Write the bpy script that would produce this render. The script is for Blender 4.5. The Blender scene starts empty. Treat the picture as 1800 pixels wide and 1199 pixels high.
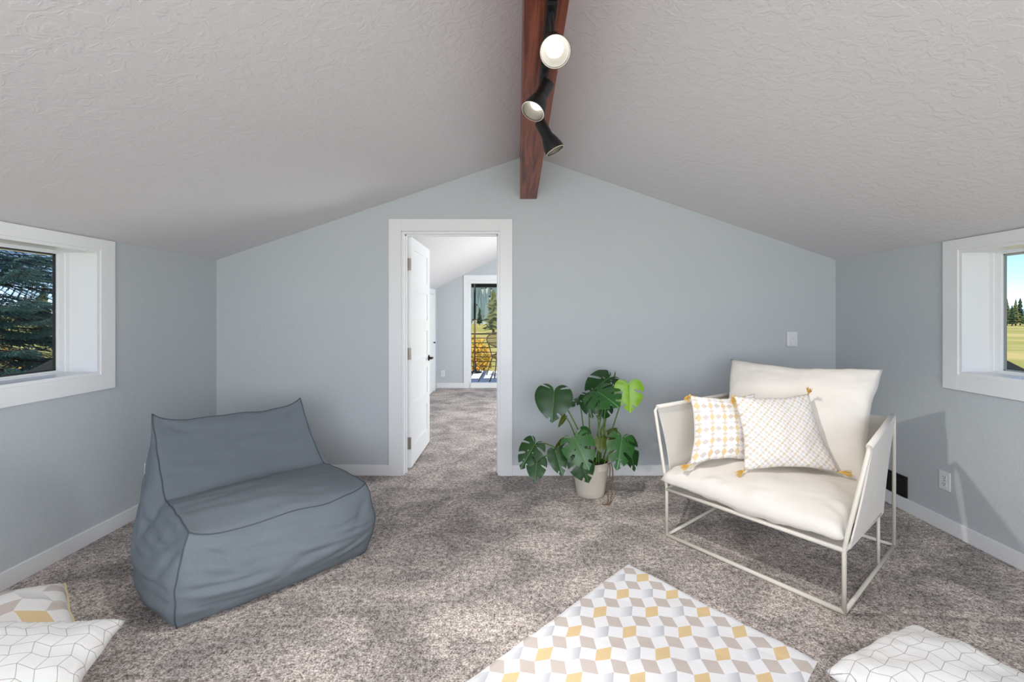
import bpy, bmesh, math, random
from mathutils import Vector, Matrix, noise
R = math.radians
random.seed(7)
SC = bpy.context.scene
COL = SC.collection

# ------------------------------------------------------------------ camera
F, HC, PX, PY = 775.0, 1.36, 910.0, 552.0        # focal length in px, eye height, principal point (1800x1199)
cam = bpy.data.cameras.new('camera'); camo = bpy.data.objects.new('camera', cam); COL.objects.link(camo)
cam.sensor_width = 36.0; cam.lens = F / 1800 * 36
cam.shift_x = -(PX - 900) / 1800; cam.shift_y = (PY - 599.5) / 1800
cam.clip_start = 0.05; cam.clip_end = 3000
camo.location = (0, 0, HC); camo.rotation_euler = (R(90), 0, 0)
SC.camera = camo

# ------------------------------------------------------------------ sky, sun, fill lights, exposure
SUN_DIR = Vector((-0.08, -0.36, 0.93)).normalized()
world = bpy.data.worlds.new('world'); SC.world = world; world.use_nodes = True
wn = world.node_tree
sky = wn.nodes.new('ShaderNodeTexSky'); sky.sky_type = 'NISHITA'; sky.sun_disc = False
sky.sun_elevation = math.asin(SUN_DIR.z); sky.sun_rotation = math.atan2(SUN_DIR.x, SUN_DIR.y)
sky.ozone_density = 2.0; sky.dust_density = 0.0; sky.air_density = 0.8; sky.altitude = 4500
wn.links.new(sky.outputs[0], wn.nodes['Background'].inputs[0])
wn.nodes['Background'].inputs[1].default_value = 0.24
def lamp(name, kind, loc, aim, energy, color=(1, 1, 1), **kw):
    l = bpy.data.lights.new(name, kind); l.energy = energy; l.color = color
    for k, v in kw.items(): setattr(l, k, v)
    o = bpy.data.objects.new(name, l); COL.objects.link(o); o.location = loc
    o.rotation_euler = (-Vector(aim)).to_track_quat('Z', 'Y').to_euler()
    return o
lamp('sun', 'SUN', (0, 30, 30), -SUN_DIR, 4.2, (1.0, 0.93, 0.82), angle=R(0.6))
# fill lights added at made-up windows, behind the viewer and in the next room
lamp('rear_fill_light', 'AREA', (0.05, -1.78, 1.30), (0, 1, -0.02), 92, (0.98, 0.99, 1.0), shape='RECTANGLE', size=3.3, size_y=1.5)
lamp('next_room_fill_light', 'AREA', (1.64, 5.9, 1.15), (-1, 0, 0.0), 66, (0.96, 0.985, 1.0), shape='RECTANGLE', size=1.7, size_y=1.1)
SC.view_settings.view_transform = 'Standard'; SC.view_settings.look = 'None'
SC.view_settings.gamma = 1.0; SC.view_settings.use_curve_mapping = False
SC.view_settings.exposure = 0.13
SC.cycles.max_bounces = 10; SC.cycles.diffuse_bounces = 6; SC.cycles.transparent_max_bounces = 24

# ------------------------------------------------------------------ helpers
def lin(r, g, b):
    f = lambda c: (c / 255 / 12.92) if c / 255 <= 0.04045 else ((c / 255 + 0.055) / 1.055) ** 2.4
    return (f(r), f(g), f(b), 1)
class NT:
    """tiny wrapper to write node maths"""
    def __init__(s, name):
        s.mat = bpy.data.materials.new(name); s.mat.use_nodes = True
        s.t = s.mat.node_tree; s.b = s.t.nodes['Principled BSDF']
    def new(s, kind, **kw):
        n = s.t.nodes.new(kind)
        for k, v in kw.items(): setattr(n, k, v)
        return n
    def put(s, sock, v):
        if isinstance(v, bpy.types.NodeSocket): s.t.links.new(v, sock)
        else: sock.default_value = v
    def m(s, op, *a):
        n = s.new('ShaderNodeMath', operation=op)
        for i, v in enumerate(a): s.put(n.inputs[i], v)
        return n.outputs[0]
    def mix(s, fac, a, b):
        n = s.new('ShaderNodeMix', data_type='RGBA')
        s.put(n.inputs[0], fac); s.put(n.inputs[6], a); s.put(n.inputs[7], b)
        return n.outputs[2]
    def coord(s, which='Object'):
        return s.new('ShaderNodeTexCoord').outputs[which]
    def mapped(s, vec, scale=(1, 1, 1), rot=(0, 0, 0), loc=(0, 0, 0)):
        n = s.new('ShaderNodeMapping'); s.put(n.inputs[0], vec)
        n.inputs[1].default_value = loc; n.inputs[2].default_value = rot; n.inputs[3].default_value = scale
        return n.outputs[0]
    def noise(s, vec, scale, detail=2, rough=0.5, dist=0.0):
        n = s.new('ShaderNodeTexNoise'); s.put(n.inputs['Vector'], vec)
        n.inputs['Scale'].default_value = scale; n.inputs['Detail'].default_value = detail
        n.inputs['Roughness'].default_value = rough; n.inputs['Distortion'].default_value = dist
        return n.outputs[0]
    def ramp(s, fac, stops):
        n = s.new('ShaderNodeValToRGB'); s.put(n.inputs[0], fac)
        e = n.color_ramp.elements
        while len(e) < len(stops): e.new(0.5)
        for i, (p, c) in enumerate(stops): e[i].position = p; e[i].color = c
        return n.outputs[0]
    def bump(s, h, strength, dist):
        n = s.new('ShaderNodeBump'); s.put(n.inputs['Height'], h)
        n.inputs['Strength'].default_value = strength; n.inputs['Distance'].default_value = dist
        s.t.links.new(n.outputs[0], s.b.inputs['Normal'])
    def base(s, c): s.put(s.b.inputs['Base Color'], c)
    def set(s, rough=0.5, metal=0.0, spec=0.5):
        s.b.inputs['Roughness'].default_value = rough; s.b.inputs['Metallic'].default_value = metal
        s.b.inputs['Specular IOR Level'].default_value = spec
        return s
M = {}
def plain(name, rgb, rough=0.5, metal=0.0, spec=0.5, vary=0.06, nscale=6.0, bump=0.0, bscale=60, bdist=0.002):
    n = NT(name).set(rough, metal, spec); c = lin(*rgb); co = n.coord()
    d = tuple(x * (1 - vary) for x in c[:3]) + (1,); l = tuple(min(1, x * (1 + vary)) for x in c[:3]) + (1,)
    n.base(n.mix(n.noise(co, nscale), d, l))
    if bump: n.bump(n.noise(co, bscale, 3), bump, bdist)
    M[name] = n.mat; return n
def wallpaint(name, rgb, strength, scale=1.0):
    n = NT(name).set(0.62, 0, 0.3); c = lin(*rgb); co = n.coord()
    n.base(n.mix(n.noise(co, 1.2, 2), tuple(x * .97 for x in c[:3]) + (1,), c))
    a = n.noise(co, 16 * scale, 3, .55, 1.2)                           # trowelled skip texture: flat islands with ragged edges
    isl = n.ramp(a, [(0.46, (0, 0, 0, 1)), (0.56, (1, 1, 1, 1))])
    f = n.noise(co, 90 * scale, 2)
    n.bump(n.m('ADD', n.m('MULTIPLY', isl, 0.75), n.m('MULTIPLY', f, 0.5)), strength, 0.0035)
    M[name] = n.mat
wallpaint('wall_paint', (196, 203, 207), 0.22)
wallpaint('ceiling_paint', (224, 222, 224), 0.32, 1.0)
plain('trim_white', (236, 238, 240), 0.32, vary=0.01)
plain('door_white', (238, 240, 241), 0.36, vary=0.01)
plain('vinyl_white', (240, 243, 244), 0.3, vary=0.01)
plain('plastic_white', (228, 230, 234), 0.35, vary=0.01)
plain('slot_dark', (60, 58, 56), 0.5)
plain('vent_black', (12, 12, 13), 0.55)
plain('nickel', (150, 144, 136), 0.32, 0.9)
plain('black_metal', (24, 24, 25), 0.38, 0.2)
plain('spacer_black', (16, 19, 22), 0.5); plain('spacer_grey', (150, 156, 160), 0.5)
plain('bronze_dark', (30, 27, 25), 0.4, 0.5)
plain('lamp_inner', (225, 222, 205), 0.3)
plain('lamp_reflector', (58, 55, 46), 0.5)
plain('frame_cream', (222, 217, 206), 0.38, vary=0.015)
plain('sling_cream', (226, 222, 215), 0.85, spec=.15, bump=.25, bscale=420, bdist=.0006)
plain('cushion_cream', (232, 227, 220), 0.88, spec=.12, vary=.015, bump=.2, bscale=480, bdist=.0005)
plain('pot_cream', (212, 206, 192), 0.5, vary=.03, bump=.15, bscale=40)
plain('soil', (52, 40, 32), 0.95, vary=.4, nscale=60, bump=.8, bscale=90, bdist=.01)
plain('root_brown', (120, 92, 68), 0.8, vary=.2, nscale=40)
plain('roof_dark', (38, 40, 44), 0.6, vary=.1)
plain('siding', (120, 110, 98), 0.7)
plain('gold_thread', (226, 184, 92), 0.8, vary=.1, nscale=80)
plain('piping_cream', (232, 214, 170), 0.8, vary=.05)
plain('deck_board', (222, 224, 230), 0.6, vary=.05)
plain('rail_black', (26, 25, 25), 0.45, 0.3)
plain('rattan', (92, 70, 56), 0.6, vary=.25, nscale=40)
plain('pole_wood', (120, 84, 48), 0.6, vary=.2, nscale=8)
plain('bark', (92, 70, 54), 0.9, vary=.25, nscale=12, bump=.7, bscale=20, bdist=.02)
plain('needles_blue', (100, 140, 134), 0.6, vary=.35, nscale=1.3)
plain('conifer_far', (112, 116, 62), 0.85, vary=.35, nscale=.6)
plain('conifer_dark', (50, 74, 44), 0.85, vary=.3, nscale=.6)
plain('conifer_hill', (140, 158, 152), 0.9, vary=.3, nscale=.08)  # hillside conifers, paled by distance haze put into the colour
plain('leaf_yellow', (214, 168, 58), 0.7, vary=.3, nscale=4)
plain('hill_ground', (164, 174, 160), 0.95, vary=.2, nscale=.05)  # pale because the distance haze is mixed into the ground colour
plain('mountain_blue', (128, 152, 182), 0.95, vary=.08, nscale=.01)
# carpet
n = NT('carpet').set(0.95, 0, 0.05); co = n.coord()
fine = n.noise(co, 130, 3, .75); mid = n.noise(co, 42, 2, .6)
g = n.m('ADD', n.m('MULTIPLY', fine, .68), n.m('MULTIPLY', mid, .32))
col = n.ramp(g, [(.36, lin(86, 77, 73)), (.46, lin(152, 142, 136)), (.54, lin(206, 197, 192)), (.63, lin(243, 237, 233))])
big = n.noise(n.mapped(co, (1.0, 1.25, 1), (0, 0, .6)), 3.4, 4, .6, .5)
pile = n.ramp(big, [(.38, (.70, .70, .71, 1)), (.50, (.94, .94, .94, 1)), (.62, (1.22, 1.21, 1.20, 1))])
mx = n.new('ShaderNodeMix', data_type='RGBA', blend_type='MULTIPLY'); mx.inputs[0].default_value = 1
n.t.links.new(col, mx.inputs[6]); n.t.links.new(pile, mx.inputs[7])
n.base(mx.outputs[2]); n.bump(g, .7, .008); M['carpet'] = n.mat
# stained wood of the beam
n = NT('beam_wood').set(.42, 0, .4); co = n.coord()
gr = n.noise(n.mapped(co, (34, 1.6, 34)), 1.0, 4, .62, .9)
n.base(n.ramp(gr, [(.30, lin(78, 34, 22)), (.48, lin(124, 62, 42)), (.62, lin(148, 82, 58)), (.8, lin(100, 48, 32))]))
n.bump(gr, .25, .003); M['beam_wood'] = n.mat
# blue-grey woven cloth of the bean bag
n = NT('bag_cloth').set(.9, 0, .12); co = n.coord()
w1 = n.noise(n.mapped(co, (1, 1, 5)), 190, 2, .6); w2 = n.noise(co, 5, 3)
n.base(n.mix(n.m('ADD', n.m('MULTIPLY', w1, .75), n.m('MULTIPLY', w2, .25)), lin(94, 103, 111), lin(136, 145, 152)))
n.bump(w1, .35, .0012); M['bag_cloth'] = n.mat
plain('bag_piping', (78, 87, 96), .85)
# printed cloths, in metres on the UV map
def folded_grid(n, cu, cv, s, t, off=(0, 0), lean=0.0):
    uv = n.new('ShaderNodeSeparateXYZ'); n.put(uv.inputs[0], n.coord('UV'))
    u = n.m('ADD', n.m('DIVIDE', n.m('ADD', uv.outputs[0], n.m('MULTIPLY', uv.outputs[1], lean)), cu), off[0]); v = n.m('ADD', n.m('DIVIDE', uv.outputs[1], cv), off[1])
    v1 = n.m('SUBTRACT', v, n.m('MULTIPLY', n.m('PINGPONG', u, 1.0), t))
    u1 = n.m('SUBTRACT', u, n.m('MULTIPLY', n.m('PINGPONG', v1, 1.0), s))
    v2 = n.m('SUBTRACT', v, n.m('MULTIPLY', n.m('PINGPONG', u1, 1.0), t))
    u2 = n.m('SUBTRACT', u, n.m('MULTIPLY', n.m('PINGPONG', v2, 1.0), s))
    return u2, v2
def block_print(name, cu, cv, s, t, white, beige, gold, grey, off=(0, 0), lean=0.0):
    n = NT(name).set(.85, 0, .15); u, v = folded_grid(n, cu, cv, s, t, off, lean)
    i, j = n.m('FLOOR', u), n.m('FLOOR', v)
    pi, pj = n.m('FLOORED_MODULO', i, 2.0), n.m('FLOORED_MODULO', j, 2.0)
    even = n.m('MULTIPLY', n.m('SUBTRACT', 1.0, pi), n.m('SUBTRACT', 1.0, pj))
    isgold = n.m('LESS_THAN', n.m('FLOORED_MODULO', n.m('DIVIDE', n.m('ADD', i, j), 2.0), 2.0), .5)
    fade = n.m('FRACT', u)
    c = n.mix(n.m('MULTIPLY', pi, pj), lin(*white), lin(*beige))
    g2 = n.mix(fade, lin(*white), lin(*grey))
    c = n.mix(even, c, n.mix(isgold, g2, lin(*gold)))
    n.base(c); n.bump(n.noise(n.coord(), 420, 2), .15, .0006); M[name] = n.mat
block_print('throw_print', .059, .0625, -.17, -.2, (232, 232, 235), (198, 188, 182), (220, 194, 150), (188, 191, 198), (-5.5, 36.43), .13)
block_print('floor_cushion_print', .085, .085, .35, .35, (236, 235, 234), (206, 196, 190), (226, 200, 158), (206, 204, 204))
block_print('small_print', .0165, .015, .22, .22, (238, 235, 232), (216, 208, 201), (216, 200, 178), (210, 209, 210))
n = NT('line_print').set(.85, 0, .15); u, v = folded_grid(n, .058, .052, .34, .3)
fu, fv = n.m('PINGPONG', u, .5), n.m('PINGPONG', v, .5)
ln = n.m('LESS_THAN', n.m('MINIMUM', fu, fv), .022)
n.base(n.mix(ln, lin(236, 236, 236), lin(172, 170, 168))); n.bump(n.noise(n.coord(), 420, 2), .15, .0006); M['line_print'] = n.mat
n = NT('diamond_print').set(.85, 0, .15)
uv = n.new('ShaderNodeSeparateXYZ'); n.put(uv.inputs[0], n.coord('UV'))
U, V = n.m('DIVIDE', uv.outputs[0], .042), n.m('DIVIDE', uv.outputs[1], .078)
def diamond(n, U, V, rx, ry):
    a = n.m('ABSOLUTE', n.m('SUBTRACT', n.m('FRACT', U), .5)); b = n.m('ABSOLUTE', n.m('SUBTRACT', n.m('FRACT', V), .5))
    return n.m('LESS_THAN', n.m('ADD', n.m('DIVIDE', a, rx), n.m('DIVIDE', b, ry)), 1.0)
p = n.m('FLOORED_MODULO', n.m('FLOOR', U), 2.0); q = n.m('SUBTRACT', 1.0, p)
V2 = n.m('ADD', V, .5)
c = n.mix(n.m('MULTIPLY', diamond(n, U, V, .42, .36), q), lin(242, 239, 236), lin(226, 202, 160))
c = n.mix(n.m('MULTIPLY', diamond(n, U, V, .56, .23), p), c, lin(212, 202, 198))
c = n.mix(n.m('MULTIPLY', diamond(n, U, V2, .46, .17), q), c, lin(214, 204, 196))
c = n.mix(n.m('MULTIPLY', diamond(n, U, V2, .46, .2), p), c, lin(228, 229, 232))
n.base(c); n.bump(n.noise(n.coord(), 420, 2), .15, .0006); M['diamond_print'] = n.mat
# leaves
def leafmat(name, top, back, vein, rough=.34):
    n = NT(name).set(rough, 0, .45); co = n.coord('UV')
    sp = n.new('ShaderNodeSeparateXYZ'); n.put(sp.inputs[0], co)
    rib = n.m('LESS_THAN', n.m('ABSOLUTE', sp.outputs[1]), .012)
    c = n.mix(n.noise(co, 5, 3), lin(*[x * .78 for x in top]), lin(*top))
    c = n.mix(n.m('MULTIPLY', rib, .8), c, lin(*vein))
    geo = n.new('ShaderNodeNewGeometry')
    n.base(n.mix(geo.outputs['Backfacing'], c, lin(*back)))
    wv = n.new('ShaderNodeTexWave'); n.put(wv.inputs[0], n.mapped(co, (1, 1, 1), (0, 0, .9))); wv.inputs['Scale'].default_value = 9
    n.bump(wv.outputs[1], .025, .004); M[name] = n.mat
leafmat('leaf_dark', (24, 74, 22), (74, 100, 30), (86, 130, 76))
leafmat('leaf_mid', (46, 98, 42), (80, 108, 36), (116, 156, 100))
leafmat('leaf_bright', (134, 186, 16), (140, 176, 40), (180, 206, 90))
leafmat('leaf_olive', (92, 108, 26), (106, 112, 34), (130, 134, 70))
plain('petiole', (84, 124, 52), .5, vary=.15, nscale=10)
# field
n = NT('field').set(.95, 0, .05); co = n.coord()
a = n.noise(co, .035, 4, .6); b_ = n.noise(co, 1.4, 3)
n.base(n.mix(n.m('MULTIPLY', b_, .35), n.ramp(a, [(.38, lin(196, 182, 118)), (.5, lin(164, 166, 92)), (.62, lin(206, 190, 132))]), lin(120, 112, 62)))
M['field'] = n.mat
# glass and lit bulb
n = NT('glass'); t = n.t
tr = n.new('ShaderNodeBsdfTransparent'); gl = n.new('ShaderNodeBsdfGlossy'); gl.inputs['Roughness'].default_value = 0.0
tr.inputs[0].default_value = (.97, .985, .985, 1)
lw = n.new('ShaderNodeLayerWeight'); lw.inputs[0].default_value = .12
mxs = n.new('ShaderNodeMixShader'); t.links.new(lw.outputs['Fresnel'], mxs.inputs[0]); t.links.new(tr.outputs[0], mxs.inputs[1]); t.links.new(gl.outputs[0], mxs.inputs[2])
t.links.new(mxs.outputs[0], t.nodes['Material Output'].inputs[0]); M['glass'] = n.mat
n = NT('bulb_lit'); n.base((1, 1, 1, 1)); n.b.inputs['Emission Color'].default_value = (1, .96, .86, 1); n.b.inputs['Emission Strength'].default_value = 9.0
M['bulb_lit'] = n.mat

class MB:
    """collects geometry for ONE mesh object"""
    def __init__(s): s.v = []; s.f = []; s.uv = {}
    def add(s, verts, faces, uvs=None):
        k = len(s.v); s.v += [tuple(p) for p in verts]
        s.f += [tuple(i + k for i in f) for f in faces]
        if uvs:
            for i, c in enumerate(uvs): s.uv[k + i] = c
        return s
    def box(s, a, b):
        x0, y0, z0 = a; x1, y1, z1 = b
        return s.add([(x0, y0, z0), (x1, y0, z0), (x1, y1, z0), (x0, y1, z0), (x0, y0, z1), (x1, y0, z1), (x1, y1, z1), (x0, y1, z1)],
                     [(0, 3, 2, 1), (4, 5, 6, 7), (0, 1, 5, 4), (1, 2, 6, 5), (2, 3, 7, 6), (3, 0, 4, 7)])
    def prism(s, poly, d):
        """extrude a planar polygon (list of 3D points, any plane) along vector d"""
        d = Vector(d); k = len(poly); p = [Vector(q) for q in poly]
        nrm = sum(((p[i] - p[0]).cross(p[(i + 1) % k] - p[0]) for i in range(1, k - 1)), Vector())
        if nrm.dot(d) > 0: p.reverse()
        f = [tuple(range(k)), tuple(range(2 * k - 1, k - 1, -1))] + [(i, i + k, (i + 1) % k + k, (i + 1) % k) for i in range(k)]
        return s.add(p + [q + d for q in p], f)
    def tube(s, pts, r, n=8, cap=True, closed=False):
        pts = [Vector(p) for p in pts]; m = len(pts)
        rr = r if isinstance(r, (list, tuple)) else [r] * m
        rings = []; up = None
        for i, p in enumerate(pts):
            a = pts[i - 1] if (i > 0 or closed) else p; b = pts[(i + 1) % m] if (i < m - 1 or closed) else p
            t = (b - a).normalized()
            if up is None: up = t.orthogonal().normalized()
            up = (up - t * up.dot(t)).normalized() if (up - t * up.dot(t)).length > 1e-6 else t.orthogonal().normalized()
            sd = t.cross(up)
            rings.append([p + (up * math.cos(2 * math.pi * k / n) + sd * math.sin(2 * math.pi * k / n)) * rr[i] for k in range(n)])
        v = [q for rg in rings for q in rg]; f = []
        for i in range(m if closed else m - 1):
            j = (i + 1) % m
            for k in range(n): f.append((i * n + k, i * n + (k + 1) % n, j * n + (k + 1) % n, j * n + k))
        if cap and not closed:
            f.append(tuple(range(n - 1, -1, -1))); f.append(tuple((m - 1) * n + k for k in range(n)))
        return s.add(v, f)
    def lathe(s, prof, n=32, mat=None, closed_bottom=False):
        """prof = [(r,z)...] about local Z; mat = Matrix"""
        mat = mat or Matrix(); v = []; f = []
        for r, z in prof:
            for k in range(n): v.append(mat @ Vector((r * math.cos(2 * math.pi * k / n), r * math.sin(2 * math.pi * k / n), z)))
        for i in range(len(prof) - 1):
            for k in range(n): f.append((i * n + k, i * n + (k + 1) % n, (i + 1) * n + (k + 1) % n, (i + 1) * n + k))
        if closed_bottom: f.append(tuple(range(n - 1, -1, -1)))
        return s.add(v, f)
    def grid(s, fn, nu, nv, flip=False, uv=None):
        v = [fn(i / nu, j / nv) for j in range(nv + 1) for i in range(nu + 1)]
        f = []
        for j in range(nv):
            for i in range(nu):
                a = j * (nu + 1) + i; q = (a, a + 1, a + nu + 2, a + nu + 1)
                f.append(q[::-1] if flip else q)
        uvs = [uv(i / nu, j / nv) for j in range(nv + 1) for i in range(nu + 1)] if uv else None
        return s.add(v, f, uvs)
    def build(s, name, mat, parent=None, smooth=False, weld=0, bevel=0, kind=None):
        me = bpy.data.meshes.new(name); me.from_pydata(s.v, [], s.f)
        if s.uv:
            l = me.uv_layers.new(name='UVMap')
            for lp in me.loops: l.data[lp.index].uv = s.uv.get(lp.vertex_index, (0, 0))
        if weld or bevel:
            bm = bmesh.new(); bm.from_mesh(me)
            if weld: bmesh.ops.remove_doubles(bm, verts=bm.verts, dist=weld)
            if bevel: bmesh.ops.bevel(bm, geom=[e for e in bm.edges if len(e.link_faces) == 2 and e.calc_face_angle(0) > .6], offset=bevel, segments=2, affect='EDGES', profile=.5)
            bm.to_mesh(me); bm.free()
        me.materials.append(M[mat])
        if smooth: me.polygons.foreach_set('use_smooth', [True] * len(me.polygons))
        o = bpy.data.objects.new(name, me); COL.objects.link(o)
        if parent: o.parent = parent
        if kind: o['kind'] = kind
        return o
def empty(name, loc=(0, 0, 0), rz=0.0, parent=None):
    o = bpy.data.objects.new(name, None); COL.objects.link(o); o.location = loc; o.rotation_euler = (0, 0, rz)
    o.empty_display_size = .1
    if parent: o.parent = parent
    return o
def tag(o, label=None, cat=None, group=None, kind=None):
    if label: o['label'] = label
    if cat: o['category'] = cat
    if group: o['group'] = group
    if kind: o['kind'] = kind
    return o
def boxes(name, mat, parent, *bs, bevel=0, smooth=False):
    m = MB()
    for a, b in bs: m.box(a, b)
    return m.build(name, mat, parent, bevel=bevel)
def copy_tree(o, parent=None):
    c = o.copy(); COL.objects.link(c); c.parent = parent
    for ch in list(o.children): copy_tree(ch, c)
    return c
def spline(pts, n):
    """Catmull-Rom through pts, n samples"""
    pts = [Vector(p) for p in pts]; k = len(pts) - 1; out = []
    for s in range(n + 1):
        t = s / n * k; i = min(int(t), k - 1); t -= i
        p0 = pts[max(i - 1, 0)]; p1 = pts[i]; p2 = pts[i + 1]; p3 = pts[min(i + 2, k)]
        out.append(.5 * ((2 * p1) + (p2 - p0) * t + (2 * p0 - 5 * p1 + 4 * p2 - p3) * t * t + (3 * p1 - p0 - 3 * p2 + p3) * t ** 3))
    return out
def curve_at(c, t):
    k = len(c) - 1; x = min(max(t, 0), 1) * k; i = min(int(x), k - 1)
    return c[i].lerp(c[i + 1], x - i)
def coons(cb, ct, cl, cr):
    """surface between four sampled curves: bottom, top (u), left, right (v)"""
    def fn(u, v):
        a = curve_at(cb, u).lerp(curve_at(ct, u), v); b = curve_at(cl, v).lerp(curve_at(cr, v), u)
        c = cb[0].lerp(cb[-1], u).lerp(ct[0].lerp(ct[-1], u), v)
        return a + b - c
    return fn
def nz(p, sc, seed=0.0): return noise.noise(Vector(p) * sc + Vector((seed, seed * 1.7, -seed)))

# ================================================================== SETTING
XL, XR, YB, YR = -2.54, 2.681, 3.717, -1.80          # main room
EV, RX, RZ = 1.815, 0.09, 2.70                      # eave height, ridge x, ridge height
WT = 0.12
DX0, DX1, DH = -0.978, -0.150, 2.055                 # doorway
X2L, X2R, Y2 = -1.486, 1.680, 8.11                   # next room
E2, RZ2 = 1.83, 2.62
def roof(x): return EV + (RZ - EV) * ((x - XL) / (RX - XL) if x < RX else (XR - x) / (XR - RX))
def roof2(x): return E2 + (RZ2 - E2) * ((x - X2L) / (RX - X2L) if x < RX else (X2R - x) / (X2R - RX))

fl = boxes('floor', 'carpet', None, ((XL - .3, YR - .2, -.12), (XR + .3, YB + WT * .5, 0)), ((X2L - .2, YB + WT * .5, -.12), (X2R + .2, Y2 + .12, 0)))
tag(fl, 'grey-brown cut-pile carpet covering both rooms', kind='structure')
for nm, xa, xb, lab in (('ceiling_left', XL, RX, 'left slope of the textured white ceiling'), ('ceiling_right', XR, RX, 'right slope of the textured white ceiling')):
    xo = xa + (-.3 if xa < 0 else .3); zo = roof(xa) - .3 * (RZ - EV) / 2.6
    o = MB().prism([(xo, YR - .2, zo), (xb, YR - .2, RZ), (xb, YR - .2, RZ + .2), (xo, YR - .2, zo + .2)], (0, YB + WT - YR + .2, 0)).build(nm, 'ceiling_paint')
    tag(o, lab, kind='structure')
# back wall of the main room, with the doorway
m = MB()
def wallpiece(m, x0, x1, z0, y, d, rf=roof, top=.02):
    xs = [x0] + ([RX] if x0 < RX < x1 else []) + [x1]
    m.prism([(x0, y, z0), (x1, y, z0)] + [(x, y, rf(x) + top) for x in reversed(xs)], (0, d, 0))
wallpiece(m, XL - .2, DX0, 0, YB, WT); wallpiece(m, DX0, DX1, DH, YB, WT); wallpiece(m, DX1, XR + .2, 0, YB, WT)
tag(m.build('wall_back', 'wall_paint'), 'pale blue-grey gable wall with the doorway', kind='structure')
# side walls with a window opening each
WZ0, WZ1, WY0, WY1 = .994, 1.747, 1.30, 2.670
for nm, x, s, lab in (('wall_left', XL, -1, 'low pale blue-grey wall under the left slope'), ('wall_right', XR, 1, 'low pale blue-grey wall under the right slope')):
    m = MB(); a, b = sorted((x, x + .2 * s)); zt = EV + .01
    m.box((a, YR - .2, 0), (b, WY0, zt)); m.box((a, WY1, 0), (b, YB + WT, zt))
    m.box((a, WY0, 0), (b, WY1, WZ0)); m.box((a, WY0, WZ1), (b, WY1, zt))
    tag(m.build(nm, 'wall_paint'), lab, kind='structure')
# unseen wall behind the viewer; its wide window is added for fill light
m = MB(); RW = (-1.65, 1.75, .5, 2.1)
wallpiece(m, XL - .2, RW[0], 0, YR - .2, .2); wallpiece(m, RW[1], XR + .2, 0, YR - .2, .2)
wallpiece(m, RW[0], RW[1], RW[3], YR - .2, .2); m.box((RW[0], YR - .2, 0), (RW[1], YR, RW[2]))
tag(m.build('wall_rear', 'wall_paint'), 'pale blue-grey wall with an added wide window opposite the doorway', kind='structure')

def window_unit(name, x, s, label, spacer):
    """deep-set fixed window in a side wall; s = outward direction in x"""
    w = tag(empty(name, (x, (WY0 + WY1) / 2, WZ0)), label, kind='structure'); ox, oy, oz = w.location
    def bx(nm, mat, *bs, bevel=0.0, par=None):
        mm = MB()
        for (x0, y0, z0), (x1, y1, z1) in bs:
            xa, xb = sorted((s * x0, s * x1)); mm.box((xa, y0 - oy, z0 - oz), (xb, y1 - oy, z1 - oz))
        return mm.build(nm, mat, par or w, bevel=bevel)
    T = .095
    bx('casing', 'trim_white', ((-.018, WY0 - T, WZ0 - T), (0, WY0, EV - .002)), bevel=.002)
    bx('casing', 'trim_white', ((-.018, WY1, WZ0 - T), (0, WY1 + T, EV - .002)), bevel=.002)
    bx('casing', 'trim_white', ((-.018, WY0, WZ1), (0, WY1, EV - .002)), bevel=.002)
    bx('casing', 'trim_white', ((-.018, WY0, WZ0 - T), (0, WY1, WZ0)), bevel=.002)
    L = .018
    bx('jamb_liner', 'trim_white', ((-.010, WY0, WZ0), (.2, WY0 + L, WZ1))); bx('jamb_liner', 'trim_white', ((-.010, WY1 - L, WZ0), (.2, WY1, WZ1)))
    bx('jamb_liner', 'trim_white', ((-.010, WY0 + L, WZ1 - L), (.2, WY1 - L, WZ1))); bx('sill', 'trim_white', ((-.012, WY0 + L, WZ0), (.2, WY1 - L, WZ0 + L)))
    y0, y1, z0, z1 = WY0 + L, WY1 - L, WZ0 + L, WZ1 - L; A, Az = .022, .006
    bx('frame', 'vinyl_white', ((.155, y0, z0), (.20, y0 + A, z1)), ((.155, y1 - A, z0), (.20, y1, z1)), ((.155, y0 + A, z1 - Az), (.20, y1 - A, z1)), ((.155, y0 + A, z0), (.20, y1 - A, z0 + Az)))
    y0 += A; y1 -= A; z0 += Az; z1 -= Az; B, Bz = .034, .010
    sh = bx('sash', 'vinyl_white', ((.165, y0, z0), (.195, y0 + B, z1)), ((.165, y1 - B, z0), (.195, y1, z1)), ((.165, y0 + B, z1 - Bz), (.195, y1 - B, z1)), ((.165, y0 + B, z0), (.195, y1 - B, z0 + Bz)), bevel=.002)
    y0 += B; y1 -= B; z0 += Bz; z1 -= Bz; g = .007
    bx('spacer', spacer, ((.180, y0, z0), (.192, y0 + g, z1)), ((.180, y1 - g, z0), (.192, y1, z1)), ((.180, y0, z1 - g), (.192, y1, z1)), ((.180, y0, z0), (.192, y1, z0 + g)), par=sh)
    bx('pane', 'glass', ((.183, y0, z0), (.187, y1, z1)), par=sh)
    return w
window_unit('window_1', XL, -1, 'deep white framed window in the left wall looking onto a spruce', 'spacer_black')
window_unit('window_2', XR, 1, 'deep white framed window in the right wall looking onto a field', 'spacer_grey')
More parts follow.
